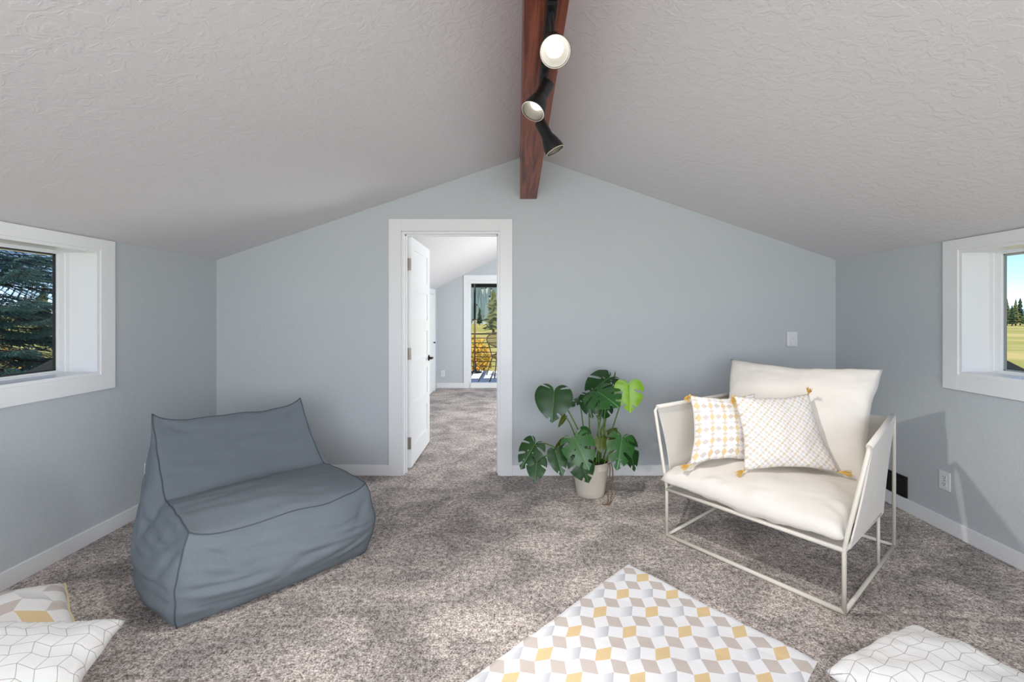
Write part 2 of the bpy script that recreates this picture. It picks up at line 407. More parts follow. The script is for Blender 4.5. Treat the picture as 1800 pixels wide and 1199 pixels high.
# frame of the rear window, added to go with the fill light
w = tag(empty('added_window_rear', (.05, YR, RW[2])), 'wide white framed window added behind the viewer for fill light', kind='structure')
m = MB()
for a, b in (((RW[0], 0), (RW[0] + .07, RW[3] - RW[2])), ((RW[1] - .07, 0), (RW[1], RW[3] - RW[2])), ((-.0, 0), (.07, RW[3] - RW[2])), ((RW[0], 0), (RW[1], .07)), ((RW[0], RW[3] - RW[2] - .07), (RW[1], RW[3] - RW[2]))):
    m.box((a[0] - .05, -.14, a[1]), (b[0] - .05, -.08, b[1]))
m.build('frame', 'vinyl_white', w)
MB().box((RW[0] - .05, -.112, .03), (RW[1] - .05, -.108, RW[3] - RW[2] - .03)).build('pane', 'glass', w)

# baseboards
BH, BT = .09, .014
def baseboard(name, a, b, label):
    o = boxes(name, 'trim_white', None, (a, b), bevel=.003); tag(o, label, kind='structure')
baseboard('baseboard_left', (XL, YR, 0), (XL + BT, YB, BH), 'white baseboard along the left wall')
baseboard('baseboard_right', (XR - BT, YR, 0), (XR, YB, BH), 'white baseboard along the right wall')
baseboard('baseboard_back', (XL + BT, YB - BT, 0), (DX0 - .105, YB, BH), 'white baseboard left of the doorway')
baseboard('baseboard_back', (DX1 + .105, YB - BT, 0), (XR - BT, YB, BH), 'white baseboard right of the doorway')
baseboard('baseboard_far', (X2L, Y2 - BT, 0), (-.99, Y2, BH), 'white baseboard on the far wall of the next room')

# doorway casing and jamb
tr1 = tag(empty('trim_1', ((DX0 + DX1) / 2, YB, 0)), 'white casing and jamb round the open doorway', kind='structure'); cx = tr1.location.x
def tb(nm, *bs, bevel=.002): 
    m = MB()
    for a, b in bs: m.box((a[0] - cx, a[1] - YB, a[2]), (b[0] - cx, b[1] - YB, b[2]))
    return m.build(nm, 'trim_white', tr1, bevel=bevel)
J = .018
tb('casing', ((DX0 - .105, YB - .018, 0), (DX0 - .001, YB, DH + .103))); tb('casing', ((DX1 + .001, YB - .018, 0), (DX1 + .105, YB, DH + .103)))
tb('casing', ((DX0 - .001, YB - .018, DH + .001), (DX1 + .001, YB, DH + .103)))
tb('jamb', ((DX0 - .001, YB - .004, 0), (DX0 + J, YB + WT + .004, DH)), bevel=.0015); tb('jamb', ((DX1 - J, YB - .004, 0), (DX1 + .001, YB + WT + .004, DH)), bevel=.0015)
tb('jamb', ((DX0 + J, YB - .004, DH - J), (DX1 - J, YB + WT + .004, DH)), bevel=.0015)
tb('door_stop', ((DX0 + J, YB + .05, 0), (DX0 + J + .01, YB + .085, DH - J)), ((DX1 - J - .01, YB + .05, 0), (DX1 - J, YB + .085, DH - J)), ((DX0 + J, YB + .05, DH - J - .01), (DX1 - J, YB + .085, DH - J)), bevel=0)
# the open door: five recessed panels, swung into the next room
dr = tag(empty('door_1', (-.928, 3.846, .018)), 'white five-panel door swung open into the next room', kind='structure')
def panel_leaf(par, W, Hh, T, name='leaf', mat='door_white', axis='y', np_=5, st=.105, rails=None):
    """leaf along +axis from the origin, front face at x=0, thickness towards -x, with recessed panels on both faces"""
    m = MB(); rl = .105; ph = (Hh - rl * (np_ + 1) - .06) / np_
    m.box((-T, 0, 0), (0, st, Hh)); m.box((-T, W - st, 0), (0, W, Hh))
    z = 0; m.box((-T, st, 0), (0, W - st, rl + .06)); z = rl + .06
    pans = []
    for k in range(np_):
        pans.append((z, z + ph)); z += ph
        m.box((-T, st, z), (0, W - st, z + rl)); z += rl
    lf = m.build(name, mat, par, weld=0)
    for a, b in pans: MB().box((-T + .011, st - .002, a - .002), (-.011, W - st + .002, b + .002)).build('panel', mat, lf)
    return lf
panel_leaf(dr, .805, 2.018, .035)
for hz in (.23, 1.01, 1.79):
    h = MB(); h.box((-.038, -.012, hz - .066), (-.002, .0, hz + .036)); h.tube([(-.0405, -.009, hz - .068), (-.0405, -.009, hz + .038)], .006, 10)
    h.box((-.052, -.030, hz - .066), (-.0495, .0, hz + .036))
    o = h.build('hinge', 'nickel', dr)
hn = MB(); hn.lathe([(.0, .0), (.03, .0), (.03, .008), (.011, .011), (.011, .045), (0, .045)], 20, Matrix.Translation((0, .745, .885)) @ Matrix.Rotation(R(90), 4, 'Y'))
hn.tube([(.042, .748, .885), (.045, .70, .887), (.043, .64, .884)], [.010, .009, .007], 8)
hn.build('handle', 'bronze_dark', dr, smooth=True)
hn = MB(); hn.lathe([(.0, .0), (.03, .0), (.03, .008), (.011, .011), (.011, .045), (0, .045)], 20, Matrix.Translation((-.035, .745, .885)) @ Matrix.Rotation(R(-90), 4, 'Y'))
hn.tube([(-.077, .748, .885), (-.08, .70, .887), (-.078, .64, .884)], [.010, .009, .007], 8); hn.build('handle', 'bronze_dark', dr, smooth=True)

# next room shell
YN = YB + WT
o = MB().box((X2L - .1, YN, 0), (X2L, Y2 + .1, E2 + .02)).build('wall_closets', 'wall_paint'); tag(o, 'pale wall with closet doors in the next room', kind='structure')
m = MB(); a, b = X2R, X2R + .1
m.box((a, YN, 0), (b, 5.0, E2 + .02)); m.box((a, 6.8, 0), (b, Y2 + .1, E2 + .02)); m.box((a, 5.0, 0), (b, 6.8, .55)); m.box((a, 5.0, 1.75), (b, 6.8, E2 + .02))
tag(m.build('wall_next_right', 'wall_paint'), 'pale right wall of the next room with an added window opening', kind='structure')
w = tag(empty('added_window_next', (X2R, 5.9, .55)), 'unseen white framed window added in the next room for fill light', kind='structure')  # unseen side window, made up to go with the next room's fill light
m = MB(); m.box((.03, -.9, 0), (.09, -.84, 1.2)); m.box((.03, .84, 0), (.09, .9, 1.2)); m.box((.03, -.84, 0), (.09, .84, .06)); m.box((.03, -.84, 1.14), (.09, .84, 1.2))
m.build('frame', 'vinyl_white', w)
GX0, GX1, GZ1 = -.895, .905, 1.975
m = MB()
def far(x0, x1, z0): wallpiece(m, x0, x1, z0, Y2, .12, roof2)
far(X2L - .1, GX0, 0); far(GX1, X2R + .1, 0); far(GX0, GX1, GZ1)
tag(m.build('wall_far', 'wall_paint'), 'pale gable wall of the next room round the balcony door', kind='structure')
SL2 = (RZ2 - E2) / (RX - X2L); XO = 4.75
for nm, xa, sgn, lab in (('ceiling_next_left', X2L, -1, 'left slope of the next room ceiling'), ('ceiling_next_right', X2R, 1, 'right slope of the next room ceiling')):
    o = MB().prism([(xa + sgn * .1, YN, E2 - .1 * SL2), (RX, YN, RZ2), (RX, YN, RZ2 + .06), (xa + sgn * .1, YN, E2 - .1 * SL2 + .06)], (0, Y2 + .12 - YN, 0)).build(nm, 'ceiling_paint')
    tag(o, lab, kind='structure')
for sgn, lab in ((-1, 'dark roof slope seen low outside the left window'), (1, 'dark roof slope seen low outside the right window')):
    # outer roof of the wing, running down past the side windows
    zt = lambda x: (1.045 if sgn < 0 else 1.13) - .5 * (abs(x) - 3.93)
    xi = RX + sgn * .02
    o = MB().prism([(sgn * XO, YN + .02, zt(XO)), (xi, YN + .02, zt(xi)), (xi, YN + .02, zt(xi) - .16), (sgn * XO, YN + .02, zt(XO) - .16)], (0, Y2 + .3 - YN, 0)).build('roof_wing', 'roof_dark')
    tag(o, lab, kind='structure')
# closet doors on the left wall of the next room
def closet(name, y0, y1, label):
    c = tag(empty(name, (X2L, y0, .0)), label, kind='structure'); W = y1 - y0; Hc = 1.70
    MB().box((-.012, .003, 0), (.0, W - .003, Hc - .025)).build('leaf', 'door_white', c).location = (.014, 0, .02)
    MB().box((0, -.09, 0), (.02, 0, Hc + .09)).build('casing', 'trim_white', c, bevel=.002)
    MB().box((0, W, 0), (.02, W + .078, Hc + .09)).build('casing', 'trim_white', c, bevel=.002)
    MB().box((0, 0, Hc), (.02, W, Hc + .09)).build('casing', 'trim_white', c, bevel=.002)
    MB().lathe([(0, 0), (.012, 0), (.009, .012), (.017, .022), (.015, .03), (0, .033)], 16, Matrix.Translation((.014, W - .07, .86)) @ Matrix.Rotation(R(90), 4, 'Y')).build('knob', 'bronze_dark', c, smooth=True)
closet('door_2', 5.0, 6.15, 'white closet door glimpsed through the hinge gap')
closet('door_3', 6.95, 7.78, 'white closet door with dark knob at the far corner')
# sliding glass door to the balcony
gd = tag(empty('door_4', (0, Y2, 0)), 'white framed glass door onto the balcony', kind='structure')
def gb(nm, mat, a, b, par=gd): return MB().box((a[0], a[1] - Y2, a[2]), (b[0], b[1] - Y2, b[2])).build(nm, mat, par)
gb('casing', 'trim_white', (GX0 - .095, Y2 - .018, 0), (GX0, Y2, GZ1 + .1)); gb('casing', 'trim_white', (GX1, Y2 - .018, 0), (GX1 + .095, Y2, GZ1 + .1)); gb('casing', 'trim_white', (GX0, Y2 - .018, GZ1), (GX1, Y2, GZ1 + .1))
gb('frame', 'vinyl_white', (GX0, Y2 + .02, 0), (GX0 + .03, Y2 + .12, GZ1)); gb('frame', 'vinyl_white', (GX1 - .03, Y2 + .02, 0), (GX1, Y2 + .12, GZ1))
gb('frame', 'vinyl_white', (GX0 + .03, Y2 + .02, GZ1 - .05), (GX1 - .03, Y2 + .12, GZ1)); gb('threshold', 'vinyl_white', (GX0 + .03, Y2 - .0, 0), (GX1 - .03, Y2 + .12, .09))
gb('stile', 'vinyl_white', (-.03, Y2 + .05, .09), (.05, Y2 + .09, GZ1 - .05))
gb('pane', 'glass', (GX0 + .03, Y2 + .068, .09), (-.03, Y2 + .072, GZ1 - .05)); gb('pane', 'glass', (.05, Y2 + .068, .09), (GX1 - .03, Y2 + .072, GZ1 - .05))

# exposed ridge beam
bm_ = MB().box((.020, YR, 2.329), (.160, YB, 2.74)).build('ceiling_beam', 'beam_wood', bevel=.003)
tag(bm_, 'red-brown stained timber beam along the ceiling ridge', kind='structure')

# ================================================================== TRACK LIGHT
tl = tag(empty('track_light', (.105, 1.2, 2.329)), 'black track light with three spot heads under the timber beam', 'track light')
def rel(p, o): return Vector(p) - Vector(o.location)
MB().box((-.017, -1.0, -.026), (.017, .82, 0)).build('track', 'black_metal', tl, bevel=.002)
def spot(base_y, face, aim, energy, swap):
    """head whose open rim is centred at face and that looks along aim"""
    aim = Vector(aim).normalized(); face = Vector(face); Lh = .125
    rot = aim.to_track_quat('Z', 'Y').to_matrix().to_4x4()
    T = Matrix.Translation(rel(face - aim * Lh, tl)) @ rot
    prof = [(0, -.02), (.022, -.02), (.0255, -.016), (.0255, .050), (.029, .060), (.036, .078), (.0415, .100), (.0445, .122), (.0445, .125), (.042, .125), (.039, .102), (.031, .080), (.023, .068), (0, .068)]
    hd = MB().lathe(prof, 32, T).build('spot_head', 'black_metal', tl, smooth=True)
    MB().lathe([(.0412, .1262), (.0438, .1262), (.0438, .1225)], 32, T).build('rim', 'lamp_inner', hd, smooth=True)
    MB().lathe([(.0225, .0705), (.0305, .083), (.0385, .1045), (.0405, .1225)], 32, T).build('reflector', 'lamp_reflector', hd, smooth=True)
    MB().lathe([(.0255, .074), (.0255, .088), (.020, .096), (0, .099)], 24, T).build('bulb', 'bulb_lit', hd, smooth=True)
    top = rel((.105, base_y, 2.303), tl); back = rel(face - aim * (Lh - .02), tl)
    st = MB().tube([top, top + Vector((0, 0, -.035)), (top + Vector((0, 0, -.05))).lerp(back, .35), back], .008, 10)
    st.box(top + Vector((-.014, -.032, -.012)), top + Vector((.014, .032, .002))); st.build('stem', 'black_metal', hd)
    lamp('spot_lamp', 'SPOT', face + aim * .004, aim, energy, (1.0, .965, .91), spot_size=R(92), spot_blend=.55, shadow_soft_size=.028)
spot(1.36, (.108, 1.27, 2.115), (-.02, -1.0, -.95), 50, 0)
spot(1.70, (.055, 1.60, 2.095), (-.40, -.32, -.86), 75, 0)
spot(1.98, (.165, 1.95, 2.082), (.47, .02, -.88), 68, 0)

# ================================================================== WALL FITTINGS
def outlet(name_label, loc, nrm, w=.072, h=.116):
    o = tag(empty('wall_outlet', loc), name_label, 'outlet', 'white wall outlets')
    n_ = Vector(nrm); side = Vector((0, 0, 1)).cross(n_)
    def ob(nm, mat, a0, a1, z0, z1, d0, d1, bev=0, par=o):
        pts = [side * a + n_ * d + Vector((0, 0, z)) for a in (a0, a1) for d in (d0, d1) for z in (z0, z1)]
        lo = [min(p[i] for p in pts) for i in range(3)]; hi = [max(p[i] for p in pts) for i in range(3)]
        return MB().box(lo, hi).build(nm, mat, par, bevel=bev)
    ob('plate', 'plastic_white', -w / 2, w / 2, -h / 2, h / 2, 0, .006, .0018)
    for zc in (-.021, .021):
        r_ = ob('receptacle', 'plastic_white', -.017, .017, zc - .014, zc + .014, .006, .0082, .001)
        for a in (-.0065, .0065): ob('slot', 'slot_dark', a - .0012, a + .0012, zc - .002, zc + .008, .0082, .0086, par=r_)
        ob('slot', 'slot_dark', -.0025, .0025, zc - .010, zc - .005, .0082, .0086, par=r_)
    ob('screw', 'nickel', -.003, .003, -.003, .003, .006, .0072)
outlet('white outlet low on the left wall beside the bean bag', (XL, 3.035, .285), (1, 0, 0))
outlet('white outlet low on the right wall beside the armchair', (XR, 2.765, .315), (-1, 0, 0))
outlet('white outlet on the far wall of the next room', (-1.375, Y2, .265), (0, -1, 0))
th = tag(empty('thermostat', (2.303, YB, 1.150)), 'small white wall thermostat above the armchair', 'thermostat')
MB().box((-.043, -.026, -.062), (.043, 0, .062)).build('body', 'plastic_white', th, bevel=.006)
MB().lathe([(.0, 0), (.029, 0), (.029, .004), (.026, .007), (0, .007)], 28, Matrix.Translation((.004, -.026, -.022)) @ Matrix.Rotation(R(90), 4, 'X')).build('dial', 'plastic_white', th)
MB().box((-.030, -.0275, .022), (.030, -.0262, .046)).build('face_strip', 'plastic_white', th)
vt = tag(empty('floor_register', (XR, 3.19, .165)), 'black vent grille above the right baseboard behind the armchair', 'vent')
m = MB(); m.box((-.012, -.16, -.072), (0, -.148, .072)); m.box((-.012, .148, -.072), (0, .16, .072)); m.box((-.012, -.148, .06), (0, .148, .072)); m.box((-.012, -.148, -.072), (0, .148, -.06)); m.build('frame', 'vent_black', vt)
MB().box((-.003, -.148, -.06), (-.0005, .148, .06)).build('backing', 'vent_black', vt)
for k in range(6):
    z = -.05 + k * .02
    MB().prism([(-.010, -.148, z - .004), (-.004, -.148, z + .008), (-.003, -.148, z + .007), (-.009, -.148, z - .005)], (0, .296, 0)).build('slat', 'vent_black', vt)

# ================================================================== BEAN BAG CHAIR
bag = tag(empty('bean_bag_chair', (-1.475, 1.906, 0), R(45.1)), 'blue-grey cloth bean bag lounge chair with dark seams by the left window', 'bean bag')
W_ = .852
SEC_L = {'A': (0.0, 0, 0), 'B': (.045, .022, .392), 'C': (.02, .50, .395), 'E': (-.005, .80, .800), 'G': (.02, .88, 0)}
SEC_R = {'A': (W_, 0, 0), 'B': (W_ + .012, .012, .392), 'C': (W_ - .015, .54, .385), 'E': (W_ - .055, .85, .775), 'G': (W_ - .03, .90, 0)}
def V3(t): return Vector(t)
def edge(a, b, sag=(0, 0, 0), power=2.0, n=40, wob=.004, seed=0):
    a, b = V3(a), V3(b); out = []
    for i in range(n + 1):
        t = i / n; k = 1 - abs(2 * t - 1) ** power
        p = a.lerp(b, t) + V3(sag) * k
        w = min(1, 6 * min(t, 1 - t))
        out.append(p + Vector((nz((t * 5, seed, 0), 1, 3), nz((t * 5, seed, 0), 1, 8), nz((t * 5, seed, 0), 1, 13))) * wob * w)
    return out
L_, R_ = SEC_L, SEC_R
cA = edge(L_['A'], R_['A'], (0, -.015, 0), 2, seed=1, wob=.002); cB = edge(L_['B'], R_['B'], (0, -.030, -.034), 7, seed=2, wob=.012)
cC = edge(L_['C'], R_['C'], (0, .01, -.012), 3, seed=3, wob=.008); cE = edge(L_['E'], R_['E'], (0, .015, -.058), 7, seed=4, wob=.010); cG = edge(L_['G'], R_['G'], (0, .03, 0), 2, seed=5, wob=.002)
def side_edges(S, s, sd):
    o = Vector((s, 0, 0))
    return dict(AB=edge(S['A'], S['B'], o * .03 + Vector((0, -.05, 0)), 2, seed=sd, wob=.008), BC=edge(S['B'], S['C'], o * -.0 + Vector((0, 0, .012)), 2, seed=sd + 1, wob=.008),
                CE=edge(S['C'], S['E'], o * .0 + Vector((0, .03, -.02)), 2, seed=sd + 2, wob=.006), GE=edge(S['G'], S['E'], Vector((0, .05, 0)), 2, seed=sd + 3, wob=.004), AG=edge(S['A'], S['G'], o * .05, 2, seed=sd + 4, wob=.002))
eL, eR = side_edges(L_, -1, 20), side_edges(R_, 1, 40)
body = MB()
def puff(u, v, p=.55): return (max(0, math.sin(math.pi * u)) * max(0, math.sin(math.pi * v))) ** p
def panel(fn, dirn, amp, nu, nv, flip, seed, wr=.010, p=.55, bias=None, creases=()):
    dirn = Vector(dirn).normalized()
    def g(u, v):
        k = puff(u, v, p); q = fn(u, v)
        edge_near = 1 - min(1, 4 * min(u, 1 - u, v, 1 - v))
        w = (abs(nz((u * 3 + v * 2.0, v * 6, seed), 1.1, seed)) - .25) * 1.3 + .5 * nz((u * 9, v * 9, seed), 1, seed + 5) * (0.3 + edge_near)
        cr = 0.0
        for (u0, v0, u1, v1, wd_, hh) in creases:
            dx, dv = u1 - u0, v1 - v0; t = max(0, min(1, ((u - u0) * dx + (v - v0) * dv) / (dx * dx + dv * dv)))
            dd = math.hypot(u - u0 - dx * t, v - v0 - dv * t); cr += hh * math.exp(-(dd / wd_) ** 2) * math.sin(math.pi * min(1, .12 + t * .88))
        return q + dirn * (amp * k * (bias(u, v) if bias else 1) + wr * w * min(1, k * 1.6) + cr * min(1, k * 2.5))
    body.grid(g, nu, nv, flip)
panel(coons(cA, cB, eL['AB'], eR['AB']), (0, -1, .1), .065, 64, 40, False, 1.3, .020, bias=lambda u, v: 1.25 - .6 * v, creases=((.01, .97, .30, .55, .022, -.016), (.01, .97, .14, .40, .02, -.012), (.02, .5, .42, .42, .02, -.010), (.99, .95, .82, .45, .025, -.012), (.02, .25, .35, .18, .018, -.008), (.98, .4, .7, .25, .02, -.009), (.05, .99, .3, .9, .03, .014)))
panel(coons(cB, cC, eL['BC'], eR['BC']), (0, 0, 1), .055, 64, 40, False, 2.7, .008)
panel(coons(cC, cE, eL['CE'], eR['CE']), (0, -.8, .6), .055, 64, 36, False, 4.1, .012, creases=((.02, .98, .22, .80, .03, -.014), (.98, .98, .8, .78, .03, -.014), (.1, .03, .5, .10, .025, -.010), (.9, .04, .6, .12, .02, -.008)))
panel(coons(cG, cE, eL['GE'], eR['GE']), (0, 1, .1), .13, 48, 40, True, 5.2, .014)
topL = eL['BC'] + eL['CE'][1:]; topR = eR['BC'] + eR['CE'][1:]
panel(coons(eL['AG'], topL, eL['AB'], eL['GE']), (-1, 0, 0), .085, 56, 44, True, 6.6, .022, bias=lambda u, v: 1.3 - .8 * v, creases=((.03, .98, .30, .55, .03, -.018), (.02, .9, .18, .35, .025, -.014), (.05, .45, .5, .35, .03, -.012), (.45, .9, .6, .5, .03, -.014)))
panel(coons(eR['AG'], topR, eR['AB'], eR['GE']), (1, 0, 0), .085, 56, 44, False, 7.9, .018, bias=lambda u, v: 1.3 - .8 * v)
body.grid(coons(cA, cG, eL['AG'], eR['AG']), 16, 16, True)
for i, p in enumerate(body.v):
    if p[2] < .001: body.v[i] = (p[0], p[1], .001)
body.build('bag_body', 'bag_cloth', bag, smooth=True, weld=.0015)
for c in (cB, cE, cC, eL['AB'], eR['AB'], topL, topR, eL['GE'], eR['GE']):
    MB().tube(c, .0036 if c is not cC else .0015, 6).build('seam_piping', 'bag_piping', bag, smooth=True)

# ================================================================== PILLOW MAKER
def pillow(name, bl, br, tr_, tl_, thick, mat, label, cat='pillow', group=None, concave=.035, seed=1.0, flat_back=1.0, n=44, wr=.006, fill=.42, uvs=(1, 1), parent=None, nrm=None, mat2=None):
    P = [Vector(p) for p in (bl, br, tr_, tl_)]; c = sum(P, Vector()) / 4
    root = empty(name, c) if parent is None else None
    o3 = c if parent is None else Vector()
    P = [p - o3 for p in P]
    nn = ((P[1] - P[0]).cross(P[3] - P[0])).normalized() if nrm is None else Vector(nrm).normalized()
    wd, hd = (P[1] - P[0]).length, (P[3] - P[0]).length
    cc = sum(P, Vector()) / 4
    def inn(a, b, s):
        mid = (a + b) / 2; d = (cc - mid).normalized() * concave
        return edge(a, b, d, 1.6, 40, wr * .8, s)
    cb, ct, cl, cr = inn(P[0], P[1], seed), inn(P[3], P[2], seed + 1), inn(P[0], P[3], seed + 2), inn(P[1], P[2], seed + 3)
    S = coons(cb, ct, cl, cr)
    def face(sgn, amp, sd):
        def g(u, v):
            k = puff(u, v, fill); e = 1 - min(1, 3.2 * min(u, 1 - u, v, 1 - v))
            w = wr * (1.2 * nz((u * 4, v * 4, sd), 1, sd) + (abs(nz((u * 11, v * 11, sd), 1, sd + 2))) * e * 1.6)
            return S(u, v) + nn * sgn * (amp * k + w * min(1, 2 * k))
        return g
    uvf = lambda u, v: (u * wd * uvs[0], v * hd * uvs[1])
    m = MB(); m.grid(face(1, thick / 2, seed), n, n, False, uvf); m.grid(face(-1, thick / 2 * flat_back, seed + 9), n, n, True, uvf)
    if parent is None:
        tag(root, label, cat, group)
        m.build('cover', mat, root, smooth=True, weld=.0008)
        return root, (cb, ct, cl, cr), nn
    o = m.build(name, mat, parent, smooth=True, weld=.0008)
    return o, (cb, ct, cl, cr), nn
def tassel(parent, at, dirn, L=.045, seed=0):
    rnd = random.Random(seed); d = Vector(dirn).normalized(); a = Vector(at); m = MB()
    sx = d.orthogonal().normalized(); sy = d.cross(sx)
    m.tube([a - d * .004, a + d * .004, a + d * .010, a + d * .013], [.003, .006, .0065, .005], 8)
    for k in range(26):
        an = rnd.uniform(0, 6.28); r = rnd.uniform(.15, 1) * .020; o = (sx * math.cos(an) + sy * math.sin(an))
        m.tube([a + d * .011 + o * .003, a + d * (.011 + L * .45) + o * r * .75, a + d * (.011 + L * rnd.uniform(.85, 1.05)) + o * r * 1.1 + Vector((0, 0, -.003))], [.0016, .0018, .0012], 3)
    return m.build('tassel', 'gold_thread', parent)

# ================================================================== ARMCHAIR
ch = tag(empty('armchair', (1.551, 2.630, 0), R(-51.2)), 'cream armchair with thin metal frame, sling sides and loose cushions', 'armchair')
fw, fd, sh_ = .45, .46, .292; ym = .14; at = .775; sp = .087
def fr(nm, pts, r=.0095, n=10): return MB().tube(pts, r, n).build(nm, 'frame_cream', ch, smooth=True)
for s in (-1, 1):
    fr('leg', [(s * fw, -fd, 0.0), (s * fw, -fd, sh_), (s * (fw + .004), -fd, sh_ + .03), (s * (fw + sp), -fd + .008, at - .02), (s * (fw + sp - .003), -fd + .03, at)])
    fr('leg', [(s * fw, fd, 0.0), (s * fw, fd, at - .03), (s * fw, fd - .012, at - .008), (s * fw, fd - .03, at)])
    fr('leg', [(s * (fw - .005), ym, .012), (s * (fw - .005), ym, sh_)], .008)
    fr('arm_bar', [(s * (fw + sp - .003), -fd + .03, at), (s * (fw + sp * .5), 0, at), (s * fw, fd - .03, at)])
    fr('bottom_rail', [(s * fw, -fd, .0105), (s * fw, fd, .0105)])
    fr('seat_rail', [(s * fw, -fd, sh_), (s * fw, ym, sh_)])
fr('bottom_rail', [(-fw, -fd, .012), (fw, -fd, .012)], .0115); fr('bottom_rail', [(-fw, fd, .012), (fw, fd, .012)])
fr('seat_rail', [(-fw, -fd, sh_), (fw, -fd, sh_)], .0115); fr('seat_rail', [(-fw, ym, sh_), (fw, ym, sh_)]); fr('back_rail', [(-fw, fd, at - .03), (fw, fd, at - .03)])
def sling(nm, q, thick, nrm, bow=.02, n=14):
    q = [Vector(p) for p in q]; nrm = Vector(nrm).normalized()
    f_ = lambda u, v: q[0].lerp(q[1], u).lerp(q[3].lerp(q[2], u), v)
    def sd(off):
        return lambda u, v: f_(u, v) + nrm * off + (q[1] - q[0]) * (bow * math.sin(math.pi * v) * (1 - 2 * u))
    m = MB(); m.grid(sd(thick / 2), n, n); m.grid(sd(-thick / 2), n, n, True)
    for a, b in ((lambda t: (t, 0), 0), (lambda t: (t, 1), 1), (lambda t: (0, t), 1), (lambda t: (1, t), 0)):
        m.grid(lambda u, v, a=a: sd((v - .5) * thick)(*a(u)), n, 1, bool(b))
    return m.build(nm, 'sling_cream', ch, smooth=False, weld=.0003)
for s in (-1, 1):
    xi = fw + .004
    sling('side_sling', [(s * xi, -fd + .055, sh_ - .012), (s * xi, ym + .05, sh_ - .012), (s * (fw + .012), fd - .035, at + .004), (s * (fw + sp + .006), -fd + .035, at + .004)], .007, (1, 0, 0), .05)
    MB().tube([(s * (fw + sp - .002), -fd + .028, at), (s * (fw + sp * .5), 0, at), (s * fw, fd - .04, at)], .0135, 12).build('arm_sleeve', 'sling_cream', ch, smooth=True)
sling('seat_sling', [(-fw + .012, -fd + .012, sh_ + .004), (fw - .012, -fd + .012, sh_ + .004), (fw - .012, ym, sh_ + .004), (-fw + .012, ym, sh_ + .004)], .006, (0, 0, 1), 0)
sling('back_sling', [(-fw + .012, ym, sh_), (fw - .012, ym, sh_), (fw - .012, fd - .012, at - .02), (-fw + .012, fd - .012, at - .02)], .006, (0, 1, -.6), 0)
# cushions of the chair
pillow('seat_cushion', (-.470, -.500, .350), (.452, -.490, .350), (.43, .22, .372), (-.43, .22, .372), .245, 'cushion_cream', None, concave=.002, seed=3.1, wr=.014, fill=.27, parent=ch, flat_back=.42)
pillow('back_cushion', (-.44, .085, .425), (.425, .085, .425), (.405, .445, 1.035), (-.49, .445, 1.025), 0.22, 'cushion_cream', None, concave=.042, seed=6.4, wr=.014, fill=.40, parent=ch, flat_back=.7)

# scatter pillows on the armchair
pr, ed, nn = pillow('scatter_pillow', (1.010, 2.585, .476), (1.440, 2.605, .492), (1.500, 2.790, .855), (1.085, 2.775, .850), .13, 'diamond_print', 'white scatter pillow with gold and taupe diamonds, tucked behind the other on the armchair', group='scatter pillows on the armchair', seed=11.0, concave=.028, wr=.008)
o0 = pr.location
for p, d, s in (((1.010, 2.585, .476), (-.9, -.25, -.25), 1), ((1.085, 2.775, .850), (-.75, -.55, -.55), 2)): tassel(pr, Vector(p) - o0, d, seed=s)
pr, ed, nn = pillow('scatter_pillow', (1.268, 2.470, .482), (1.764, 2.420, .492), (1.752, 2.655, .880), (1.290, 2.640, .872), .14, 'small_print', 'white scatter pillow with tiny beige checks and gold tassels, in front on the armchair', group='scatter pillows on the armchair', seed=14.0, concave=.026, wr=.008)
o0 = pr.location
for p, d, s in (((1.268, 2.470, .482), (-.9, -.35, -.12), 5), ((1.764, 2.420, .492), (.85, -.5, .02), 6), ((1.752, 2.655, .880), (-.3, -.5, .6), 7), ((1.290, 2.640, .872), (-.25, -.6, -.75), 8)): tassel(pr, Vector(p) - o0, d, seed=s)

# ================================================================== PATTERNED THROW ON THE CARPET
tv1, tv2 = Vector((.646, -.763, 0)), Vector((-.716, -.698, 0)); T0 = Vector((.601, 2.39, 0))
tw, tlg = .879, 1.62
thr = MB()
def throw_surf(off):
    def g(u, v):
        p = T0 + tv1 * (u * tw) + tv2 * (v * tlg)
        e = min(u * tw, (1 - u) * tw, v * tlg, (1 - v) * tlg)
        p += tv1 * (.006 * nz((u * 5, v * 9, 1), 1, 4)) + tv2 * (.006 * nz((u * 7, v * 5, 3), 1, 9))
        z = .007 + .010 * max(0, nz((p.x, p.y, 0), 3.2, 2)) + .005 * abs(nz((p.x, p.y, 0), 9, 6)) - (.004 if e < .005 else 0)
        return Vector((p.x, p.y, z + off))
    return g
wuv = lambda u, v: ((T0 + tv1 * (u * tw) + tv2 * (v * tlg)).x, -(T0 + tv1 * (u * tw) + tv2 * (v * tlg)).y)
thr.grid(throw_surf(0), 60, 100, True, wuv); thr.grid(throw_surf(-.005), 60, 100, False, wuv)
for fx, fl_ in ((lambda t: (t, 0), False), (lambda t: (t, 1), True), (lambda t: (0, t), True), (lambda t: (1, t), False)):
    k = 60 if fx(.5)[0] == .5 else 100
    thr.grid(lambda u, v, fx=fx: throw_surf(-.005 * v)(*fx(u)), k, 1, fl_, lambda u, v, fx=fx: wuv(*fx(u)))
to = thr.build('floor_throw', 'throw_print', smooth=False, weld=.0002)
tag(to, 'white cotton throw printed with gold, taupe and grey blocks, spread on the carpet', 'throw')

